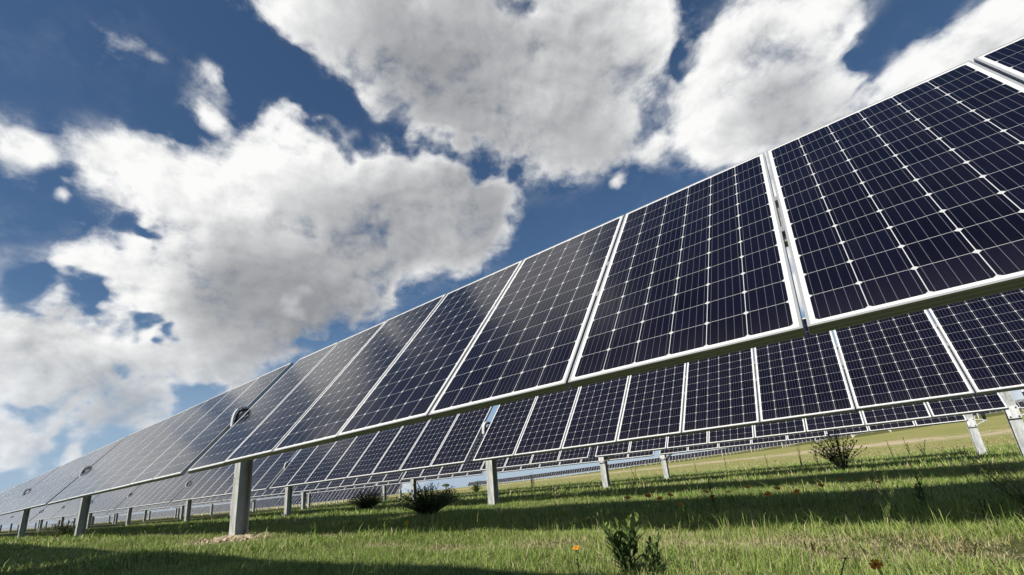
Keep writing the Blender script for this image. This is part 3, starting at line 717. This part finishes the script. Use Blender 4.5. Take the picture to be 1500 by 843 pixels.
def seed_grass(label, loc, seed, n, h, spread):
    """airy panicle grass: arching stalks that split into hair thin branches with seeds"""
    p = Plant(seed); r = p.r; sd_ = MB()
    for k in range(n):
        a = r.uniform(0, 2*math.pi); s_ = spread*r.uniform(.3, 1); hh = h*r.uniform(.6, 1)
        c = p.curve((r.uniform(-.03, .03), r.uniform(-.03, .03), 0), (math.cos(a)*s_, math.sin(a)*s_, hh), .5, 7)
        p.stem(c, .0016, .0007, 4)
        for i in range(9):
            q = .5+.5*i/9; b, t = p.at(c, min(q, .99)); w = i*2.4+r.random()
            e = b+Vector((math.cos(w)*.07, math.sin(w)*.07, .05))*r.uniform(.5, 1.1)*(1.25-q)*1.6
            p.stem([b, b.lerp(e, .5)+Vector((0, 0, .006)), e], .0006, .0004, 3)
            for z in range(2):
                f = b.lerp(e, r.uniform(.5, 1)); sd_.tube([f, f+Vector((0, 0, .005))], [.0019, .0008], 4)
        for i in range(3):
            w = r.uniform(0, 6.3); p.leaf((0, 0, .01), (math.cos(w), math.sin(w), r.uniform(.8, 2)), h*r.uniform(.4, .7), .006, .35)
    root = p.finish('seed_grass', label, 'grass clump', loc, M_LEAF_MID, M_STRAW)
    link('seed_heads', sd_.mesh('seeds', [M_SEED]), root)
seed_grass('airy seeding grass clump with fine brown panicles at the right edge', (.50, 3.45), 61, 16, .36, .26)
seed_grass('smaller seeding grass with thin brown panicles left of the bent spire', (-.12, 3.35), 62, 7, .27, .18)
def arch_grass(label, loc, seed, n, h, straw=False):
    p = Plant(seed); r = p.r
    for k in range(n):
        a = r.uniform(0, 2*math.pi); b = (r.gauss(0, .02), r.gauss(0, .02), 0)
        p.leaf(b, (math.cos(a), math.sin(a), r.uniform(1.0, 3.2)), h*r.uniform(.55, 1.1), .0065, r.uniform(.25, .7))
    p.finish('grass_tuft', label, 'grass clump', loc, M_STRAW if straw else M_LEAF_MID, M_STRAW)
for i, (lb, x, y, n, h, s_) in enumerate([
    ('tuft of long arching green blades below the seeding grass on the right', .30, 3.1, 26, .24, False),
    ('tuft of upright green blades at the sunlit edge under the bent spire', -.05, 3.2, 22, .20, False),
    ('tuft of coarse green blades below the orange flowers', -.62, 3.25, 24, .18, False),
    ('green grass tuft under the tall yellow green spire', -1.15, 3.35, 20, .18, False),
    ('green grass tuft just right of the spire beside the flowers', -.9, 3.15, 18, .15, False),
    ('tuft of long blades before the broad dark bush', -4.7, 4.1, 30, .22, False),
    ('green grass tuft in the front middle, lit against the shadow edge', -1.9, 3.3, 24, .14, False),
    ('dry straw stalks lying in the right foreground patch', -.28, 2.15, 12, .16, True),
    ('thin dry straw stalks standing in the bare patch at lower right', .12, 2.2, 9, .17, True),
    ('pale dry stalks near the front left shadow', -4.3, 1.75, 10, .15, True)]):
    arch_grass(lb, (x, y), 70+i, n, h, s_)

# ------------------------------------------------------------------ flowers
def petal_mesh(seed, r0, mat, n=8):
    r = random.Random(seed); V = []; F = []; t = []
    for k in range(n):
        a = 2*math.pi*k/n+r.uniform(-.06, .06); L = r0*r.uniform(.88, 1.05); o = len(V); tl = r.uniform(-.05, .18); tt = r.random()
        for q, w in ((.12, .10), (.45, .27), (.80, .36), (.97, .24)):
            for s_ in (-1, 0, 1):
                rad = L*(q+(-.06 if (q > .9 and s_ == 0) else 0))
                V.append((math.cos(a)*rad-math.sin(a)*s_*w*L, math.sin(a)*rad+math.cos(a)*s_*w*L, L*(tl*q+.05*abs(s_)-.12*q*q))); t.append(tt)
        for i in range(3):
            for j in range(2): b = o+i*3+j; F.append([b, b+1, b+4, b+3])
    me = mesh_np('petals', V, F, [mat], True); set_tint(me, t); return me
def eye_mesh(r0):
    mb = MB(); mb.tube([(0, 0, -.003), (0, 0, .001), (0, 0, r0*.5), (0, 0, r0*.8)], [r0*.5, r0, r0*.8, r0*.25], 9); return mb.mesh('eye', [M_EYE], True)
def flower(label, x, y, hz, r0, seed, mat, face, n=6, group=None):
    r = random.Random(seed); z = float(gz(x, y)); root = empty('flower', (x, y, z)); tag(root, label, 'flower', group)
    top = Vector((r.uniform(-.02, .02), r.uniform(-.02, .02), hz))
    p = Plant(seed); c = p.curve((r.uniform(-.03, .03), r.uniform(-.03, .03), 0), top, .4); p.stem(c, .0022, .0014)
    for i in range(4):
        b, t = p.at(c, .1+.17*i); w = i*2.4+seed; p.leaf(b, (math.cos(w), math.sin(w), .7), .03, .007, .2)
    link('stem', p.st.mesh('stem', [M_STEM], True), root)
    me = mesh_np('leaves', p.lv, p.lf, [M_LEAF_MID], True); set_tint(me, p.lt); link('leaves', me, root)
    q = Vector(face).normalized().to_track_quat('Z', 'Y').to_euler()
    link('petals', petal_mesh(seed, r0, mat, n), root, top, q); link('eye', eye_mesh(r0*.24), root, top, q)
def toward(x, y, up): return (-x/max(.2, math.hypot(x, y)), -y/max(.2, math.hypot(x, y)), up)
flower('open orange six petalled flower facing up in the bottom right corner shade', -.06, 1.41, .112, .0145, 1, M_ORANGE, toward(-.07, 1.36, .9))
flower('small orange flower seen edge on, left of the open one at bottom right', -.15, 1.42, .12, .014, 2, M_ORANGE, (0, .2, 1))
flower('tiny orange bud on a curved stalk at bottom right', -.005, 1.42, .115, .006, 3, M_ORANGE, (.9, 0, .4), 5)
flower('orange red flower in the sunny grass left of the leafy front weed', -.92, 1.52, .11, .015, 4, M_ORANGE, (.1, -.4, 1))
flower('yellow flower in the sunlit grass below the broad dark bush', -3.75, 3.02, .08, .024, 5, M_YELLOW, toward(-3.75, 3.02, .5))
for i in range(14):
    r = random.Random(400+i); q = i/13
    x = -1.62+1.15*q+r.uniform(-.08, .08); y = 3.68+.62*q+r.uniform(-.30, .30)
    flower('orange daisy like flower in the shaded drift under the second row panels', x, y, r.uniform(.09, .19), r.uniform(.022, .030), 410+i, M_ORANGE, (r.uniform(-.4, .4), r.uniform(-.8, .1), .8), 8, 'orange flowers in the shadow')
for i, (x, y) in enumerate([(-.15, 4.9), (-.05, 4.5), (-.35, 5.3), (.9, 13.2), (1.3, 13.4), (-4.6, 9.9)]):
    flower('small orange flower scattered in the shaded grass at the right', x, y, .14, .028 if y > 9 else .018, 450+i, M_ORANGE, (0, -.5, 1), 7, 'scattered orange flowers')
for i, (x, y) in enumerate([(-13.3, 3.5), (-12.6, 3.35), (-12.4, 5.7), (-12.0, 5.6), (-11.6, 5.75), (-6.1, 9.2)]):
    flower('tiny yellow flower in the grass among the left posts', x, y, .12, .032, 470+i, M_YELLOW, (.5, -.6, .8), 7, 'yellow flowers on the left')

# ------------------------------------------------------------------ spoil at the foot of the biggest post
def spoil():
    r = random.Random(5); mb = MB()
    for k in range(170):
        a = r.uniform(0, 6.3); q = abs(r.gauss(0, .33)); x = -6.25+math.cos(a)*q*1.35; y = 2.42+math.sin(a)*q*.7
        s_ = r.uniform(.008, .030)*(1.15-min(q, .9)); z = float(gz(x, y)); M = Matrix.Translation((x, y, z+s_*.3)) @ Matrix.Rotation(r.uniform(0, 6), 4, Vector((r.random(), r.random(), r.random()+.1)).normalized())
        v = [M @ Vector((s_*dx*r.uniform(.7, 1.2), s_*dy*r.uniform(.7, 1.2), s_*.7*dz*r.uniform(.7, 1.2))) for dx in (-1, 1) for dy in (-1, 1) for dz in (-1, 1)]
        mb.add(v, [(0, 1, 3, 2), (4, 6, 7, 5), (0, 4, 5, 1), (2, 3, 7, 6), (0, 2, 6, 4), (1, 5, 7, 3)])
    o = link('dirt_clods', mb.mesh('clods', [mat_plain('pale_spoil', (.42, .34, .24), .95, .25, 40)], False)); o['kind'] = 'stuff'
    o['label'] = 'pale crumbly dirt heaped around the foot of the biggest post'; o['category'] = 'dirt'
spoil()

# ------------------------------------------------------------------ two distant trees on the skyline
def far_tree(label, loc, seed, w, h, mat):
    r = random.Random(seed); root = empty('tree', (loc[0], loc[1], float(gz(*loc))-.2)); tag(root, label, 'tree', 'trees on the skyline')
    mb = MB(); mb.tube([(0, 0, 0), (.1, 0, h*.35), (0, .1, h*.6)], [.3, .22, .12], 7)
    for k in range(6):
        a = k*1.05; mb.tube([(0, 0, h*.35), (math.cos(a)*w*.18, math.sin(a)*w*.18, h*.58), (math.cos(a)*w*.33, math.sin(a)*w*.33, h*.74)], [.13, .08, .03], 5)
    link('trunk', mb.mesh('trunk', [M_BARK], True), root)
    V = []; F = []; t = []
    for k in range(60):
        a = r.uniform(0, 6.3); e = math.sqrt(r.random()); c = Vector((math.cos(a)*w*.42*e, math.sin(a)*w*.42*e, h*(.55+.42*math.sqrt(1-.8*e*e)*r.random()**.4)))
        tt = r.random()
        for i in range(34):
            d = Vector((r.gauss(0, 1), r.gauss(0, 1), r.gauss(0, .7)))*w*.045; p = c+d; u = Vector((r.gauss(0, 1), r.gauss(0, 1), r.gauss(0, 1))).normalized()*.22; v = u.cross(Vector((r.gauss(0, 1), r.gauss(0, 1), r.gauss(0, 1)))).normalized()*.14
            o = len(V); V += [p-u, p+v, p+u, p-v]; F.append([o, o+1, o+2, o+3]); t += [min(1, max(0, tt+r.uniform(-.2, .2)))]*4
    me = mesh_np('crown', V, F, [mat], False); set_tint(me, t); link('crown', me, root)
far_tree('round brownish tree low on the skyline behind the broad dark bush', (-268, 255), 1, 6.2, 4.4, M_LEAF_PALE)
far_tree('flat topped green tree on the skyline right of the brownish tree', (-240, 262), 2, 6.6, 3.9, M_LEAF_MID)
